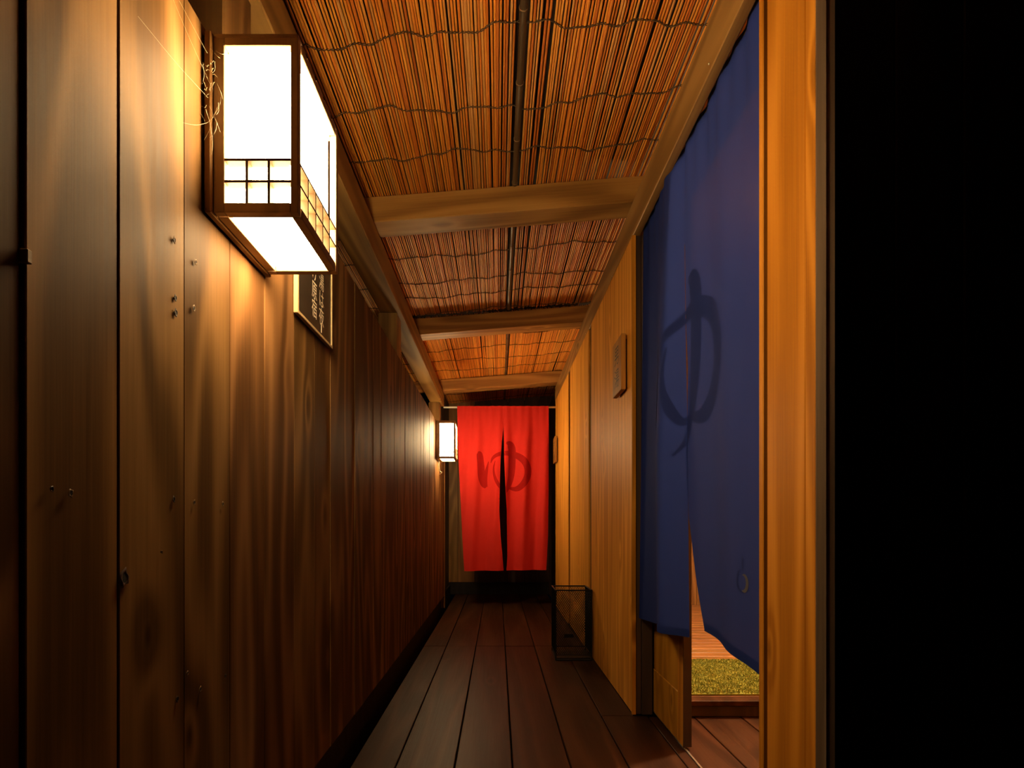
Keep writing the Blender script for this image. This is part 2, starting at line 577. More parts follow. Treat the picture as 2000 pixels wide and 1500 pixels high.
br = box('ceiling_beam', (XR, XR + 0.031), (0.89, 4.92), (1.896, 2.030), WOOD_BEAM_Y, None, 0.003)
tag(br, 'long honey-brown beam running above the blue curtain and right wall', 'beam')
for y, z in ((1.334, 1.916), (2.46, 1.909), (3.2, 1.91)):
    V, F = tube_geo([(XR + 0.001, y, z), (XR - 0.0022, y, z)], [0.0035, 0.0022], 8)
    mesh('nail_head', V, F, STEEL, br, True, (XR, y, z))
hd = box('trim_1', (XR + 0.0315, 0.70), (1.09, 2.17), (1.925, 2.06), WOOD_BEAM_Y, None, 0.002)
hd['kind'] = 'structure'

for y0, y1 in ((0.94, 2.10), (2.22, 3.335), (3.46, 4.745), (4.87, 5.9)):
    box('light_stop_board', (0.605, 0.625), (y0, y1), (2.034, 2.19), WOOD_PANEL, wall_right, 0)  # unseen boards added to stop room light leaking over the beam

# near door post
trim_post = structure('trim_2', (XR, 0.9, 0))
box('jamb_strip', (XR + 0.001, XR + 0.050), (1.066, 1.083), (0.0, 2.06), WOOD_POST, trim_post, 0.002)
box('groove', (XR + 0.016, XR + 0.050), (1.048, 1.066), (0.0, 2.06), WOOD_DARK, trim_post, 0)
box('post_face', (XR, XR + 0.050), (0.918, 1.048), (0.0, 2.06), WOOD_POST, trim_post, 0.002)
box('corner_strip', (XR - 0.001, XR + 0.0255), (0.8855, 0.9165), (0.0, 2.06), WOOD_POST, trim_post, 0.0025)
for ax, ay, bx_, by_ in ((XR - 0.0012, 0.8848, XR + 0.0124, 0.8788), (XR + 0.0127, 0.8800, XR + 0.0256, 0.8768)):
    V = []
    for z in (0.0, 2.06):
        V += [(ax, ay, z), (bx_, by_, z), (bx_, 0.8852, z), (ax, 0.8852, z)]
    mesh('end_board', V, [(3, 2, 1, 0), (4, 5, 6, 7), (0, 1, 5, 4), (1, 2, 6, 5), (2, 3, 7, 6), (3, 0, 4, 7)], WOOD_GREY, trim_post, False, (bx_, 0.882, 1.0))

# black board wall facing the porch
wall_front = structure('wall_front')
xs = [XR + 0.0262]
while xs[-1] < 2.2:
    xs.append(xs[-1] + 0.115)
for a, b in zip(xs, xs[1:]):
    d = random.uniform(-0.002, 0.002)
    box('board', (a + 0.001, b - 0.001), (0.895 + d, 0.912 + d), (0.0, 2.6), WOOD_BLACK, wall_front, 0.002)
box('wall_core', (XR + 0.052, 2.25), (0.918, 0.99), (0.0, 2.6), WOOD_PANEL, wall_front, 0)

# ------------------------------------------------------------------ back wall
wall_back = structure('wall_back')
xb = [-0.60, -0.43, -0.25, -0.07, 0.11, 0.29, 0.45, 0.60]
for a, b in zip(xb, xb[1:]):
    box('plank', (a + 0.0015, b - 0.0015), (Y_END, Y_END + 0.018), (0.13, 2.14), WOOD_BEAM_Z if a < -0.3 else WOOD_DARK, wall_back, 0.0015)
bb = box('baseboard_back', (-0.60, 0.60), (Y_END - 0.012, Y_END + 0.02), (0.0, 0.127), WOOD_BLACK, None, 0.002)
bb['kind'] = 'structure'

# ------------------------------------------------------------------ ceiling: roof boards, rafters, reed mats
SL = 0.0787


def mat_z(x):
    return 0.75 + 1.309 + SL * (x + 0.483)


ceil = mesh('ceiling', [(-1.25, -1.2, mat_z(-1.25) + 0.05), (0.72, -1.2, mat_z(0.72) + 0.05), (0.72, 6.0, mat_z(0.72) + 0.05), (-1.25, 6.0, mat_z(-1.25) + 0.05),
                        (-1.25, -1.2, mat_z(-1.25) + 0.08), (0.72, -1.2, mat_z(0.72) + 0.08), (0.72, 6.0, mat_z(0.72) + 0.08), (-1.25, 6.0, mat_z(-1.25) + 0.08)],
            [(0, 1, 2, 3), (7, 6, 5, 4), (0, 4, 5, 1), (1, 5, 6, 2), (2, 6, 7, 3), (3, 7, 4, 0)], ROOF)
ceil['kind'] = 'structure'

RAFTERS = ((0.86, 'crosswise brown rafter above the near end of the lantern corridor'),
           (2.10, 'thick brown rafter crossing the reed ceiling by the blue curtain'),
           (3.34, 'brown rafter crossing the reed ceiling midway to the red curtain'),
           (4.75, 'brown rafter right above the rod of the red curtain'))
for y, lab in RAFTERS:
    x0, x1 = -1.15, 0.70
    w = 0.115
    h = 0.102
    V = []
    ln = math.hypot(x1 - x0, SL * (x1 - x0))
    bm = bmesh.new()
    bmesh.ops.create_cube(bm, size=1.0)
    for v in bm.verts:
        v.co = Vector((v.co.x * ln, v.co.y * w, v.co.z * h))
    bmesh.ops.bevel(bm, geom=list(bm.edges), offset=0.003, segments=1, affect='EDGES', profile=0.5)
    me = bpy.data.meshes.new('rafter')
    bm.to_mesh(me)
    bm.free()
    me.materials.append(WOOD_BEAM_X)
    o = bpy.data.objects.new('rafter', me)
    xm = (x0 + x1) / 2
    setloc(o, (xm, y + w / 2, mat_z(xm) - h / 2 - 0.001))
    o.rotation_euler = (0, -math.atan(SL), 0)
    link(o)
    tag(o, lab, 'rafter')


def reed_variants(length, count):
    out = []
    for k in range(count):
        r0 = random.choice((0.0034, 0.0038, 0.0041, 0.0045))
        n = 7
        ph, am = random.uniform(0, 6), random.uniform(0.0006, 0.0026)
        pts, rad = [], []
        for i in range(n):
            t = i / (n - 1)
            pts.append((am * math.sin(ph + t * 5.0), (t - 0.5) * length, 0.5 * am * math.cos(ph + t * 7)))
            rad.append(r0 * (1 - 0.14 * t * (1 if k % 2 else -1)))
        V, F = tube_geo(pts, rad, 6, False)
        me = bpy.data.meshes.new('reed')
        me.from_pydata([tuple(v) for v in V], [], F)
        me.materials.append(REED)
        for p in me.polygons:
            p.use_smooth = True
        out.append(me)
    return out


def reed_mat(label, y0, y1, x0, x1, cords, pole_x=None, seed=1, group='reed ceiling mats', pitch=0.0090):
    random.seed(seed)
    root = empty('reed_mat', ((x0 + x1) / 2, (y0 + y1) / 2, mat_z((x0 + x1) / 2)))
    tag(root, label, 'reed mat', group)
    L = y1 - y0
    var = reed_variants(L, 14)
    x = x0
    rz = 0.008
    while x < x1:
        if pole_x is None or abs(x - pole_x) > 0.013:
            o = bpy.data.objects.new('reed', random.choice(var))
            setloc(o, (x, (y0 + y1) / 2 + random.uniform(-0.01, 0.01), mat_z(x) + rz + random.uniform(-0.0022, 0.002)))
            o.rotation_euler = (0, random.uniform(0, 6.28), random.uniform(-0.0011, 0.0011))
            link(o, root)
        x += pitch * random.choice((0.86, 0.92, 0.97, 1.0, 1.03, 1.25 if random.random() < .45 else 1.0, 1.6 if random.random() < .25 else 1.0))
    if pole_x is not None:
        pts, rad = [], []
        y = y0
        k = 0
        pz = mat_z(pole_x) + 0.004
        rp = 0.0105
        while y < y1:
            pts += [(pole_x, y, pz), (pole_x, y + 0.006, pz), (pole_x, y + 0.012, pz), (pole_x, y + 0.02, pz)]
            rad += [rp * 0.97, rp * 1.14, rp * 1.14, rp]
            y += 0.235
        pts.append((pole_x, y1, pz))
        rad.append(rp)
        V, F = tube_geo(pts, rad, 10)
        po = mesh('bamboo_pole', V, F, BAMBOO, root, True, (pole_x, (y0 + y1) / 2, pz))
        po['label'] = 'dark bamboo pole with pale rings'
        for a in range(3, len(pts) - 1, 4):
            yy = pts[a - 2][1]
            if yy > 1.2:
                V, F = tube_geo([(pole_x, yy - 0.0015, pz), (pole_x, yy + 0.0025, pz)], rp * 1.19, 10)
                mesh('bamboo_ring', V, F, SPLINTER, po, True, (pole_x, yy, pz))
    for cy in cords:
        n = int((x1 - x0) / 0.004)
        ph = [random.uniform(0, 6.28) for _ in range(5)]
        drift = random.uniform(-0.02, 0.02)
        strands = []
        for s in (0, math.pi):
            pts = []
            for i in range(n + 1):
                xx = x0 + (x1 - x0) * i / n
                t = (xx - x0)
                w = 0.014 * math.sin(t * 6.5 + ph[0]) + 0.010 * math.sin(t * 19 + ph[1]) + 0.006 * math.sin(t * 47 + ph[2]) + 0.003 * math.sin(t * 83 + ph[3]) + drift * t
                tw = t / 0.0125 * math.pi + s
                pts.append((xx, cy + w + 0.0016 * math.sin(tw), mat_z(xx) + rz - 0.0062 + 0.0025 * math.cos(tw)))
            strands.append(tube_geo(pts, 0.0014, 4))
        V, F = join_geo(strands)
        c = mesh('cord', V, F, CORD, root, True, ((x0 + x1) / 2, cy, mat_z((x0 + x1) / 2)))
        c['label'] = 'twisted brown twine binding the reeds'
    return root


reed_mat('long orange reed mat ceiling above the lit lantern and the blue curtain', 0.2, 3.31, -0.590, 0.690,
         [0.95, 1.19, 1.43, 1.69, 1.90, 2.36, 2.60, 2.86, 3.05, 3.28], 0.068, 5)
reed_mat('orange reed mat ceiling between the last rafters near the red curtain', 3.36, 5.85, -0.590, 0.690,
         [3.52, 3.72, 3.98, 4.24, 4.5, 5.0, 5.3, 5.6], 0.072, 9)
reed_mat('strip of reed mat under the eave glimpsed over the top of the plank wall', 0.2, 5.85, -1.10, -0.600,
         [1.0 + .27 * i for i in range(16)], None, 13)
random.seed(21)

# ------------------------------------------------------------------ wall lanterns


def wall_lantern(y0, label, cable=False):
    z0, z1 = 1.262, 1.549
    xa, xb_ = XL + 0.014, XL + 0.153
    y1 = y0 + 0.216
    root = empty('wall_lantern', (XL, (y0 + y1) / 2, z0))
    tag(root, label, 'lantern', 'paper wall lanterns')
    box('wall_plate', (XL + 0.0022, xa), (y0 - 0.007, y1 + 0.007), (z0 - 0.003, z1 + 0.006), WOOD_BEAM_Z, root, 0.002)
    t = 0.0125       # frame bar
    # uprights
    for (sx, ex) in ((xa, xa + 0.018), (xb_ - t, xb_)):
        for (sy, ey) in ((y0, y0 + t), (y1 - t, y1)):
            box('frame_upright', (sx, ex), (sy, ey), (z0, z1), WOOD_LANTERN_GLARE, root, 0.001)
    rails = []
    for zr in ((z0, z0 + 0.016), (z1 - 0.014, z1)):
        box('frame_rail', (xa + 0.018, xb_ - t), (y0, y0 + 0.016), zr, WOOD_LANTERN_GLARE, root, 0.001)
        box('frame_rail', (xa + 0.018, xb_ - t), (y1 - 0.016, y1), zr, WOOD_LANTERN_GLARE, root, 0.001)
        box('frame_rail', (xb_ - 0.016, xb_), (y0 + 0.0161, y1 - 0.0161), zr, WOOD_LANTERN_GLARE, root, 0.001)
        box('frame_rail', (xa, xa + 0.018), (y0 + 0.0161, y1 - 0.0161), zr, WOOD_LANTERN_GLARE, root, 0.001)
    # unseen slatted top with lit panel, added to brighten beam and ceiling
    n_s = 5
    wdt = (y1 - y0 - 4 * 0.010) / n_s
    for k in range(n_s):
        ya = y0 + k * (wdt + 0.010)
        box('added_top_slat', (xa, xb_), (ya, ya + wdt), (z1 + 0.0002, z1 + 0.006), WOOD_LANTERN_GLARE, root, 0.001)
    box('lit_panel', (xa + 0.004, xb_ - 0.019), (y0 + 0.02, y1 - 0.02), (z1 - 0.010, z1 - 0.008), LIT_PAPER, root, 0)
    # lit panels, set back behind the frame
    rc = 0.017
    f = box('lit_panel', (xa + 0.002, xb_ - rc - .001), (y0 + rc, y0 + rc + 0.002), (z0 + 0.013, z1 - 0.004), LIT_PAPER, root, 0)
    box('lit_panel', (xa + 0.002, xb_ - rc - .001), (y1 - rc - 0.002, y1 - rc), (z0 + 0.013, z1 - 0.004), LIT_PAPER, root, 0)
    s = box('lit_panel', (xb_ - rc - 0.002, xb_ - rc), (y0 + t - .001, y1 - t + .001), (z0 + 0.013, z1 - 0.004), LIT_PAPER, root, 0)
    box('lit_panel', (xa + 0.002, xb_ - rc - .003), (y0 + rc + .003, y1 - rc - .003), (z0 + 0.008, z0 + 0.010), LIT_PAPER, root, 0)
    # lattice: two rows of cells above the bottom rail
    zb = z0 + 0.016
    ch = 0.0355
    bt = 0.0042
    for k in (1, 2):
        zz = zb + k * ch
        box('lattice_bar', (xa + 0.018, xb_ - t), (y0 + 0.001, y0 + rc), (zz - bt / 2, zz + bt / 2), WOOD_LANTERN_DIM, root, 0)
        box('lattice_bar', (xa + 0.018, xb_ - t), (y1 - rc, y1 - 0.001), (zz - bt / 2, zz + bt / 2), WOOD_LANTERN_DIM, root, 0)
        box('lattice_bar', (xb_ - rc, xb_ - 0.001), (y0 + t, y1 - t), (zz - bt / 2, zz + bt / 2), WOOD_LANTERN_DIM, root, 0)
    zt = zb + 2 * ch
    for k in (1, 2):
        xx = xa + 0.018 + (xb_ - t - xa - 0.018) * k / 3
        box('lattice_bar', (xx - bt / 2, xx + bt / 2), (y0 + 0.0015, y0 + rc), (zb, zt), WOOD_LANTERN_DIM, root, 0)
        box('lattice_bar', (xx - bt / 2, xx + bt / 2), (y1 - rc, y1 - 0.0015), (zb, zt), WOOD_LANTERN_DIM, root, 0)
    for k in (1, 2, 3, 4):
        yy = y0 + t + (y1 - y0 - 2 * t) * k / 5
        box('lattice_bar', (xb_ - rc, xb_ - 0.0015), (yy - bt / 2, yy + bt / 2), (zb, zt), WOOD_LANTERN_DIM, root, 0)
    if cable:
        pts = smooth_path([(XL + 0.012, y0 + 0.12, z0), (XL + 0.012, y0 + 0.12, z0 - 0.05), (XL + 0.02, y0 + 0.13, z0 - 0.085), (XL + 0.035, y0 + 0.15, z0 - 0.095), (XL + 0.004, y0 + 0.2, z0 - 0.11)], 5)
        V, F = tube_geo(pts, 0.003, 6)
        c = mesh('cable', V, F, CABLE, root, True, pts[0])
    return root


wall_lantern(0.864, 'large lit wooden wall lantern with lattice base, above the black lettered board')
wall_lantern(4.07, 'lit wooden wall lantern with a dangling cable beside the red curtain', True)

# cobweb on the near lantern plate
strands = []
random.seed(4)
cx, cy_, cz = XL + 0.03, 0.852, 1.46
for i in range(20):
    a = Vector((XL + random.uniform(0.004, 0.03), 0.852 - random.uniform(0, 0.012), random.uniform(1.36, 1.53)))
    b = a + Vector((random.uniform(-0.01, 0.02), random.uniform(-0.008, 0.006), random.uniform(-0.045, 0.05)))
    c = (a + b) / 2 + Vector((0.004, -0.003, -0.006))
    strands.append(tube_geo(smooth_path([tuple(a), tuple(c), tuple(b)], 4), 0.0002, 3))
for (y, z, y2, z2) in ((0.852, 1.44, 0.70, 1.425), (0.852, 1.47, 0.76, 1.53), (0.852, 1.40, 0.80, 1.36), (0.85, 1.51, 0.66, 1.60 - 0.04)):
    strands.append(tube_geo(smooth_path([(XL + 0.012, y, z), (XL + 0.008, (y + y2) / 2, (z + z2) / 2 - 0.004), (XL + 0.0025, y2, z2)], 6), 0.00016, 3))
for k in range(14):   # dusty clumps
    a = Vector((XL + random.uniform(0.008, 0.022), 0.846, random.choice((1.487, 1.478, 1.443, 1.447)) + random.uniform(-0.006, 0.006)))
    b = a + Vector((random.uniform(-0.006, 0.01), 0.0, random.uniform(-0.006, 0.01)))
    strands.append(tube_geo([tuple(a), tuple((a + b) / 2 + Vector((0, 0, .002))), tuple(b)], [0.0002, 0.0008, 0.0002], 4))
V, F = join_geo(strands)
cw = mesh('cobweb', V, F, WEB, None, False, (XL + 0.01, 0.85, 1.45))
tag(cw, 'dusty pale cobweb strands on the side of the large lantern', 'cobweb')


# ------------------------------------------------------------------ lettering helper
def glyphs(text, size):
    cu = bpy.data.curves.new('glyph', 'FONT')
    cu.body = text
    cu.size = size
    cu.align_x = 'CENTER'
    cu.extrude = 0.0
    cu.resolution_u = 3
    o = bpy.data.objects.new('glyph', cu)
    COL.objects.link(o)
    bpy.context.view_layer.update()
    dg = bpy.context.evaluated_depsgraph_get()
    me = bpy.data.meshes.new_from_object(o.evaluated_get(dg))
    bpy.data.objects.remove(o)
    return me


def place_glyph(ch, size, origin, right, up, mat, parent, stretch=1.0):
    me = glyphs(ch, size)
    r, u = Vector(right), Vector(up)
    for v in me.vertices:
        v.co = r * v.co.x * stretch + u * v.co.y
    me.materials.clear()
    me.materials.append(mat)
    o = bpy.data.objects.new('lettering', me)
    setloc(o, tuple(origin))
    return link(o, parent)


# ------------------------------------------------------------------ black board on the left wall
board = empty('lettered_board', (XL, 1.364, 1.25))
tag(board, 'black wooden board with cream edge and white brush lettering under the large lantern', 'sign')
by0, by1, bz0, bz1 = 1.240, 1.489, 1.2535, 1.72 - 0.19
box('panel', (XL + 0.0022, XL + 0.010), (by0, by1), (bz0, bz1), SLATE, board, 0.001)
for (yy, zz) in (((by0 - 0.006, by0 + 0.002), (bz0 - 0.006, bz1 + 0.006)), ((by1 - 0.002, by1 + 0.006), (bz0 - 0.006, bz1 + 0.006)),
                 ((by0 + 0.002, by1 - 0.002), (bz0 - 0.006, bz0 + 0.002)), ((by0 + 0.002, by1 - 0.002), (bz1 - 0.002, bz1 + 0.006))):
    box('edge_strip', (XL + 0.002, XL + 0.0125), yy, zz, CREAM, board, 0.001)
for col, (yc, ztop, txt) in enumerate(((1.352, 1.52, '湯場け原宿'), (1.406, 1.52, 'よに湯は夜'))):
    for k, ch in enumerate(txt):
        sz = 0.05
        place_glyph(ch, sz, (XL + 0.0104, yc, ztop - 0.047 * (k + 1)), (0, 1, 0), (0, 0, 1), CHALK, board, 0.8)
box('lettering', (XL + 0.0101, XL + 0.0106), (1.404, 1.408), (1.262, 1.288 - .004), CHALK, board, 0)

# ------------------------------------------------------------------ wooden plaques on the right wall


def plaque(yc, text, label):
    root = empty('name_plaque', (XR, yc, 1.30))
    tag(root, label, 'sign', 'wooden bath name plaques')
    box('board', (XR - 0.028, XR - 0.008), (yc - 0.08, yc + 0.08), (1.306, 1.536), WOOD_SIGN, root, 0.002)
    box('spacer', (XR - 0.008, XR - 0.0002), (yc - 0.06, yc + 0.06), (1.320, 1.52), WOOD_DARK, root, 0)
    for k, ch in enumerate(text):
        place_glyph(ch, 0.088, (XR - 0.0284, yc, 1.437 - 0.098 * k), (0, -1, 0), (0, 0, 1), INK, root)
    return root


plaque(2.245, '男湯', 'wooden plaque with two dark brushed characters beside the blue curtain')
plaque(4.735, '女湯', 'wooden plaque seen nearly edge-on beside the red curtain')


# ------------------------------------------------------------------ curtains
def noren(name, label, mapper, edges, slit, top, hem, depth, mat, strokes, print_mat, gathers, nu=46, nv=90, slit_v=0.125, origin=(0, 0, 0)):
    """edges(v)->(s_left, s_right); slit(v)->(s_a, s_b); hem(f)-> z at fraction f across; depth(s,z,side)"""
    root = empty(name, origin)
    tag(root, label, 'curtain', 'split noren curtains')
    V, F = [], []
    idx = {}

    def point(side, i, j):
        v = j / nv
        a, b = edges(v)
        p, q = slit(v)
        f = i / nu
        if side == 0:
            s = a + (p - a) * f
        else:
            s = q + (b - q) * f
        zz = top + (hem(side, f) - top) * v
        return s, zz

    for side in (0, 1):
        for j in range(nv + 1):
            for i in range(nu + 1):
                if side == 1 and i == 0 and j / nv <= slit_v:
                    idx[(1, i, j)] = idx[(0, nu, j)]
                    continue
                s, zz = point(side, i, j)
                idx[(side, i, j)] = len(V)
                V.append(mapper(s, zz, depth(s, zz, side)))
        for j in range(nv):
            for i in range(nu):
                F.append((idx[(side, i, j)], idx[(side, i + 1, j)], idx[(side, i + 1, j + 1)], idx[(side, i, j + 1)]))
    mesh('cloth', V, F, mat, root, True, origin)
    # hems along the bottom
    for side in (0, 1):
        hv, hf = [], []
        for i in range(nu + 1):
            for j in range(3):
                s, zz = point(side, i, nv)
                z2 = zz + 0.012 * j
                hv.append(mapper(s, z2, depth(s, z2, side) + 0.0010))
        for i in range(nu):
            for j in range(2):
                hf.append((i * 3 + j, i * 3 + j + 1, i * 3 + j + 4, i * 3 + j + 3))
        mesh('hem', hv, hf, mat, root, True, origin)
    # printed strokes and the painted glint, following the folds
    for pts, pm in strokes:
        path = smooth_path(pts, 14)
        pv, pf = [], []
        m = 10
        ok = []
        for k, (s, zz, w) in enumerate(path):
            a = path[max(0, k - 1)]
            c = path[min(len(path) - 1, k + 1)]
            t = Vector((c[0] - a[0], c[1] - a[1]))
            if t.length < 1e-6:
                t = Vector((0, -1))
            t.normalize()
            n = Vector((-t.y, t.x))
            for q in range(m + 1):
                o = (q / m - 0.5) * w
                ss, z3 = s + n.x * o, zz + n.y * o
                v = (z3 - top) / (hem(0, 0.5) - top)
                sp, sq = slit(v)
                lo, hi = min(sp, sq), max(sp, sq)
                inside = v > slit_v and lo < ss < hi
                side = 0 if abs(ss - edges(v)[0]) < abs((sp + sq) / 2 - edges(v)[0]) else 1
                ok.append(not inside)
                pv.append(mapper(ss, z3, depth(ss, z3, side) + 0.0013))
        for k in range(len(path) - 1):
            for q in range(m):
                f = (k * (m + 1) + q, k * (m + 1) + q + 1, (k + 1) * (m + 1) + q + 1, (k + 1) * (m + 1) + q)
                if all(ok[x] for x in f):
                    pf.append(f)
        mesh('print_or_glint', pv, pf, pm, root, True, origin)
    return root


# brush-written character, in crop pixels (x, y, width)
YU = [
    [(285, 520, 20), (305, 560, 95), (325, 720, 112), (340, 920, 120), (372, 1050, 95), (405, 1105, 30)],
    [(405, 1090, 60), (400, 960, 62), (420, 820, 48), (450, 680, 12)],
    [(490, 700, 14), (520, 625, 45), (590, 575, 62), (690, 550, 70), (800, 550, 85), (920, 585, 100), (1030, 670, 112), (1088, 790, 116), (1082, 920, 112), (1020, 1040, 105), (930, 1115, 90), (840, 1120, 60), (740, 1080, 30)],
    [(560, 670, 12), (535, 780, 26), (545, 900, 40), (590, 1020, 55), (660, 1110, 45), (730, 1100, 20)],
    [(740, 375, 30), (800, 400, 110), (832, 480, 122), (835, 640, 118), (828, 820, 112), (805, 980, 95), (765, 1100, 70), (700, 1210, 40), (620, 1290, 10)],
]
D_RED = 4.85


def red_px(x, y):
    return (x - 972) / 1030 * D_RED, 0.75 + (1025 - y) / 1030 * D_RED


sc = D_RED / 1030
R_TOP = 0.75 + (1025 - 793) * sc


def red_edges(v):
    return (lerp_tab([(0, -79), (0.3, -77), (0.5, -74), (0.8, -69), (1, -65)], v) * sc,
            lerp_tab([(0, 99.5), (0.4, 99.5), (0.8, 98), (1, 94.5)], v) * sc)


def red_slit(v):
    return (lerp_tab([(0, 11.3), (.125, 11.3), (.22, 8.0), (.33, 5.6), (.5, 4.2), (.63, 3.2), (.8, 6.0), (.9, 9.2), (1, 11.5)], v) * sc,
            lerp_tab([(0, 11.3), (.125, 11.3), (.22, 12.2), (.33, 12.8), (.5, 15.0), (.63, 17.6), (.8, 18.4), (.92, 18.8), (1, 17)], v) * sc)


def red_depth(s, z, side):
    v = (R_TOP - z) / 1.52
    g = max(0, 1 - v * 4.5)
    d = 0.004 * g * math.sin(s * 95)
    k = min(1.0, 0.15 + v * 4)
    if side == 0:
        d += k * 0.024 * math.sin(s * 26 + 0.9 + v) * min(1, 0.35 + v) + 0.012 * v
    else:
        d += k * 0.024 * math.sin(s * 33 - 0.6 + 0.8 * v) * min(1, 0.45 + v) + 0.006 * v
    d += k * 0.004 * math.sin(s * 70 + v * 6)
    return d


red_strokes = [([(((900 + x / 8.333) - 972) * sc, 0.75 + (1025 - (820 + y / 8.333)) * sc, w / 8.333 * sc) for x, y, w in st], RED_PRINT) for st in YU]
noren('noren_curtain', 'red split noren curtain with a darker red brush-written character at the corridor end',
      lambda s, z, d: (s, D_RED - d, z), red_edges, red_slit, R_TOP,
      lambda side, f: 0.75 - 90 * sc + (0.004 * f if side == 0 else 0.004 + 0.006 * f),
      red_depth, RED_CLOTH, red_strokes, RED_PRINT, True, origin=(0.05, D_RED, R_TOP))
V, F = tube_geo([(-0.499, D_RED + 0.017, R_TOP - 0.008), (XR + 0.033, D_RED + 0.017, R_TOP - 0.008)], 0.0085, 12)
rod = mesh('curtain_rod', V, F, WHITE_ROD, None, True, (0.02, D_RED + 0.017, R_TOP - 0.008))
tag(rod, 'thin white rod that carries the red curtain', 'rod')

# blue curtain, hung along the doorway
XB = 0.575
B_TOP = 1.918


def blue_edges(v):
    return (lerp_tab([(0, 2.074), (1, 2.066)], v), lerp_tab([(0, 1.092), (1, 1.09)], v))


def blue_slit(v):
    return (lerp_tab([(0, 1.622), (.2, 1.622), (.38, 1.614), (.47, 1.609), (.56, 1.604), (.7, 1.60), (1, 1.592)], v),
            lerp_tab([(0, 1.622), (.2, 1.622), (.38, 1.615), (.47, 1.598), (.56, 1.605), (.64, 1.612), (.78, 1.599), (.9, 1.540), (1, 1.482)], v))


def blue_depth(s, z, side):
    v = (B_TOP - z) / 1.5
    g = max(0, 1 - v * 5)
    d = 0.0035 * g * math.sin(s * 80)
    if side == 0:
        r = min(1.0, 0.3 + v * 1.1)
        d += 0.060 * r * math.exp(-((s - 1.735 + 0.05 * v) / (0.12 if s > 1.735 - 0.05 * v else 0.06)) ** 2)
        d += 0.020 * v * math.exp(-((s - 2.07) / 0.12) ** 2)
        d -= 0.010 * v * math.exp(-((s - 1.58) / 0.06) ** 2)
    else:
        d += 0.010 * v * math.sin((s - 1.1) * 11 + 0.6)
        d += 0.004 * math.sin((s - 1.1) * 30 + 2 * v)
    return d


def yu_blue(x, y, w):
    # same character, same size, read from the corridor
    s = 1.86 - (x - 250) / 8.333 * sc
    z = 0.75 + (1025 - (820 + y / 8.333)) * sc
    return (s, z - 0.02, w / 8.333 * sc)


blue_strokes = [([yu_blue(*p) for p in st], BLUE_PRINT) for st in YU]
# glint through the cloth near the corner, painted as pale crescent and dark ring
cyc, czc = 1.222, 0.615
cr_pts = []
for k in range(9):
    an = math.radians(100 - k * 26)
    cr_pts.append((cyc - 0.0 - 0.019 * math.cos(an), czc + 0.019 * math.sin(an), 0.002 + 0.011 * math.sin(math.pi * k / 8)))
blue_strokes.append((cr_pts, PALE_GLINT))
ring_pts = []
for k in range(9):
    an = math.radians(120 + k * 20)
    ring_pts.append((cyc - 0.028 * math.cos(an), czc + 0.006 + 0.028 * math.sin(an), 0.002 + 0.006 * math.sin(math.pi * k / 8)))
blue_strokes.append((ring_pts, BLUE_PRINT))
blue_strokes.append(([(cyc + 0.004, czc + 0.062, 0.004), (cyc + 0.004, czc + 0.05, 0.009), (cyc + 0.003, czc + 0.03, 0.005)], BLUE_PRINT))
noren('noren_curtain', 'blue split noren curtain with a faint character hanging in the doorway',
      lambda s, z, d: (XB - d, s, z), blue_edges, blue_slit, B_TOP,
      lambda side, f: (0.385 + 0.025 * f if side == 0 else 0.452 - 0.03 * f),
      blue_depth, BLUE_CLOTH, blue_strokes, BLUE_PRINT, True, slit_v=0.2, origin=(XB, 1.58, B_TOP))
V, F = tube_geo([(XB + 0.012, 1.084, B_TOP - 0.01), (XB + 0.012, 2.079, B_TOP - 0.01)], 0.0065, 12)
rod = mesh('curtain_rod', V, F, WOOD_DARK, None, True, (XB + 0.012, 1.58, B_TOP - 0.01))
tag(rod, 'rod that carries the blue curtain under the beam', 'rod')

# ------------------------------------------------------------------ sliding door leaf and its track
door = structure('door_1', (0.63, 2.2, 0.008))
LY0, LY1 = 1.757, 2.72
box('stile', (0.618, 0.645), (LY0, LY0 + 0.055), (0.008, 1.915), WOOD_POST, door, 0.002)
box('stile', (0.618, 0.645), (LY1 - 0.055, LY1), (0.008, 1.915), WOOD_POST, door, 0.002)
for z0, z1 in ((0.008, 0.178), (1.84, 1.915)):
    box('rail', (0.6185, 0.6445), (LY0 + 0.055, LY1 - 0.055), (z0, z1), WOOD_POST, door, 0.002)
for z0, z1 in ((0.178, 1.84),):
    box('door_panel', (0.6215, 0.639), (LY0 + 0.055, LY1 - 0.055), (z0, z1), WOOD_POST, door, 0)
box('edge_strip', (0.6176, 0.6454), (LY0 - 0.003, LY0), (0.01, 1.91), WOOD_DARK, door, 0.0005)
trk = box('trim_3', (0.6235, 0.6295), (1.0, 2.70), (0.0005, 0.004), STEEL, None, 0.0005)
trk['kind'] = 'structure'

# ------------------------------------------------------------------ room behind the curtain
plat = structure('floor_platform')
box('edge_board', (0.66, 2.2), (2.045, 2.10), (0.045, 0.068), WOOD_FLOOR, plat, 0.003)
box('riser', (0.66, 2.2), (2.065, 2.085), (0.0, 0.044), WOOD_DARK, plat, 0)
yy = 2.102
while yy < 4.5:
    box('plank', (0.66, 2.2), (yy + 0.0015, yy + 0.0785), (0.046, 0.066), WOOD_PLATFORM, plat, 0.003)
    yy += 0.08
w1 = structure('wall_room_back')
for i in range(9):
    box('wall_panel', (0.62 + i * 0.18, 0.798 + i * 0.18), (4.5, 4.52), (0.0, 2.3), WOOD_BEAM_Z, w1, 0.002)
w2 = structure('wall_room_side')
for i in range(10):
    box('wall_panel', (2.2, 2.22), (0.99 + i * 0.355, 1.343 + i * 0.355), (0.0, 2.3), PLASTER if i % 2 else WOOD_PANEL, w2, 0.002)
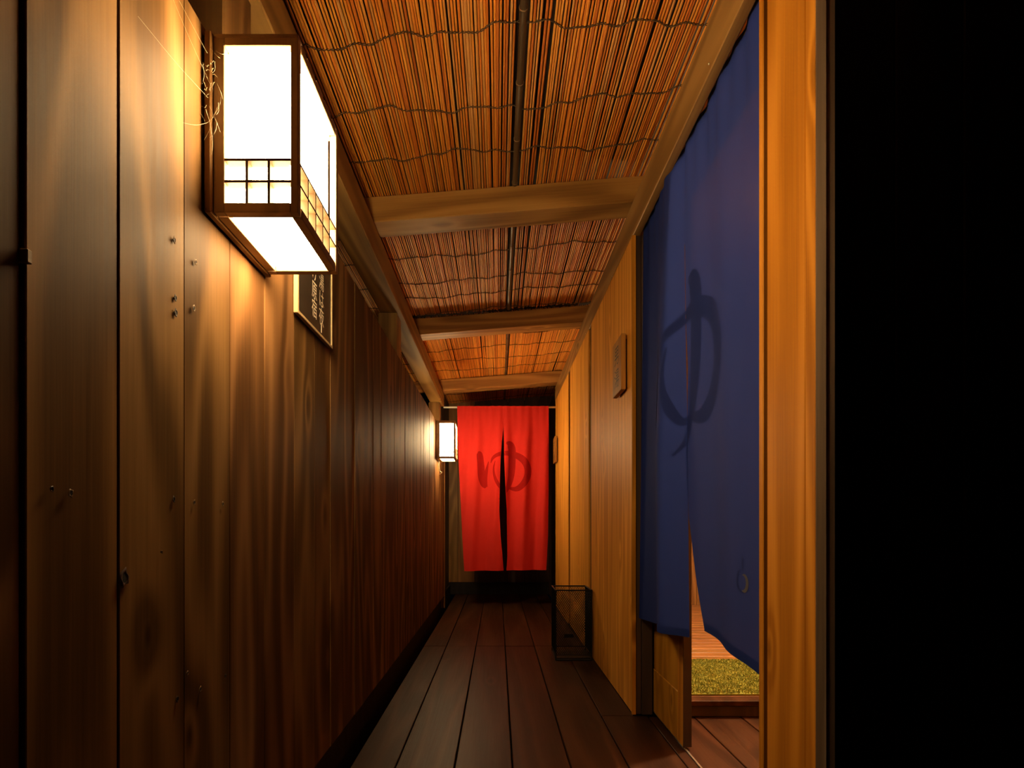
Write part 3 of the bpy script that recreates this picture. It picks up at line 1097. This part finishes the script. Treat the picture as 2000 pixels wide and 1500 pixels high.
rc_ = box('ceiling_room', (0.605, 2.25), (0.99, 4.55), (2.3, 2.33), WOOD_PANEL, None, 0)
rc_['kind'] = 'structure'

rug = empty('rug', (1.15, 2.38, 0.067))
tag(rug, 'mossy green shaggy rug on the raised wooden floor behind the blue curtain', 'rug')
box('backing', (0.70, 1.60), (2.108, 2.645), (0.067, 0.075), RUG, rug, 0.002)
random.seed(8)
V, F = [], []
for i in range(34000):
    x = random.uniform(0.70, 1.60)
    y = random.uniform(2.108, 2.645)
    h = random.uniform(0.005, 0.009)
    an = random.uniform(0, math.pi)
    dx, dy = math.cos(an) * 0.0016, math.sin(an) * 0.0016
    lx, ly = random.uniform(-0.004, 0.004), random.uniform(-0.004, 0.004)
    b = len(V)
    V += [(x - dx, y - dy, 0.0745), (x + dx, y + dy, 0.0745), (x + lx, y + ly, 0.0745 + h)]
    F.append((b, b + 1, b + 2))
pile = mesh('pile', V, F, RUG, rug, False, (1.15, 2.38, 0.075))
pile['kind'] = 'stuff'

lamp = empty('ceiling_lamp', (1.62, 2.25, 2.3))
tag(lamp, 'round warm ceiling lamp in the room behind the blue curtain', 'lamp')
V, F = tube_geo([(1.62, 2.25, 2.2995), (1.62, 2.25, 2.25)], [0.06, 0.05], 20)
mesh('lamp_base', V, F, WOOD_DARK, lamp, True, (1.62, 2.25, 2.28))
bm = bmesh.new()
bmesh.ops.create_uvsphere(bm, u_segments=20, v_segments=12, radius=0.1)
me = bpy.data.meshes.new('globe')
bm.to_mesh(me)
bm.free()
me.materials.append(LIT_GLOBE)
g = bpy.data.objects.new('globe', me)
setloc(g, (1.62, 2.25, 2.17))
link(g, lamp)

# ------------------------------------------------------------------ wire mesh umbrella stand
ux0, ux1, uy0, uy1, uz1 = 0.322, 0.520, 2.915, 3.125, 0.388
us = empty('umbrella_stand', ((ux0 + ux1) / 2, (uy0 + uy1) / 2, 0.0))
tag(us, 'black wire-mesh umbrella stand on the plank floor against the right wall', 'stand')


def mesh_panel(p0, du, dv, lu, lv, pitch=0.0105, r=0.0013):
    """diamond wire panel: origin p0, unit vectors du, dv, sizes lu, lv"""
    parts = []
    p0, du, dv = Vector(p0), Vector(du), Vector(dv)
    for sgn in (1, -1):
        slope = 1.55
        n = int((lu + lv / slope) / pitch) + 1
        for k in range(n + 1):
            c = k * pitch - lv / slope
            u_a, v_a = c, 0.0
            u_b, v_b = c + lv / slope, lv
            if u_a < 0:
                v_a = -u_a * slope
                u_a = 0.0
            if u_b > lu:
                v_b = lv - (u_b - lu) * slope
                u_b = lu
            if v_b - v_a < 0.002:
                continue
            if sgn < 0:
                u_a, u_b = lu - u_a, lu - u_b
            parts.append(tube_geo([tuple(p0 + du * u_a + dv * v_a), tuple(p0 + du * u_b + dv * v_b)], r, 3, False))
    return join_geo(parts)


def seg(pts, r, n=6):
    return tube_geo(pts, r, n)


zb_ = 0.030
for p0, du, lu in (((ux0, uy0, zb_), (1, 0, 0), ux1 - ux0), ((ux0, uy1, zb_), (1, 0, 0), ux1 - ux0), ((ux0, uy0, zb_), (0, 1, 0), uy1 - uy0), ((ux1, uy0, zb_), (0, 1, 0), uy1 - uy0)):
    V, F = mesh_panel(p0, du, (0, 0, 1), lu, uz1 - zb_)
    mesh('mesh_panel', V, F, BLACK_METAL, us, False, p0)
for zz, r, nm in ((uz1, 0.004, 'top_rim'), (zb_, 0.003, 'lower_rim'), (0.004, 0.004, 'foot_rim')):
    o_ = 0.0
    V, F = join_geo([seg([a, b], r) for a, b in ((((ux0, uy0, zz)), (ux1, uy0, zz)), ((ux1, uy0, zz), (ux1, uy1, zz)), ((ux1, uy1, zz), (ux0, uy1, zz)), ((ux0, uy1, zz), (ux0, uy0, zz)))])
    mesh(nm, V, F, BLACK_METAL, us, False, (ux0, uy0, zz))
for x in (ux0, ux1):
    for y in (uy0, uy1):
        V, F = seg([(x, y, 0.001), (x, y, uz1)], 0.0032)
        mesh('corner_wire', V, F, BLACK_METAL, us, False, (x, y, 0))
box('drip_tray', (ux0 + 0.006, ux1 - 0.006), (uy0 + 0.006, uy1 - 0.006), (0.002, 0.012), BLACK_METAL, us, 0.002)
box('maker_tag', ((ux0 + ux1) / 2 - 0.028, (ux0 + ux1) / 2 + 0.028), (uy1 - 0.003, uy1 - 0.001), (0.082, 0.103), BLACK_METAL, us, 0)

for o in bpy.data.objects:
    if '_wl' in o:
        del o['_wl']
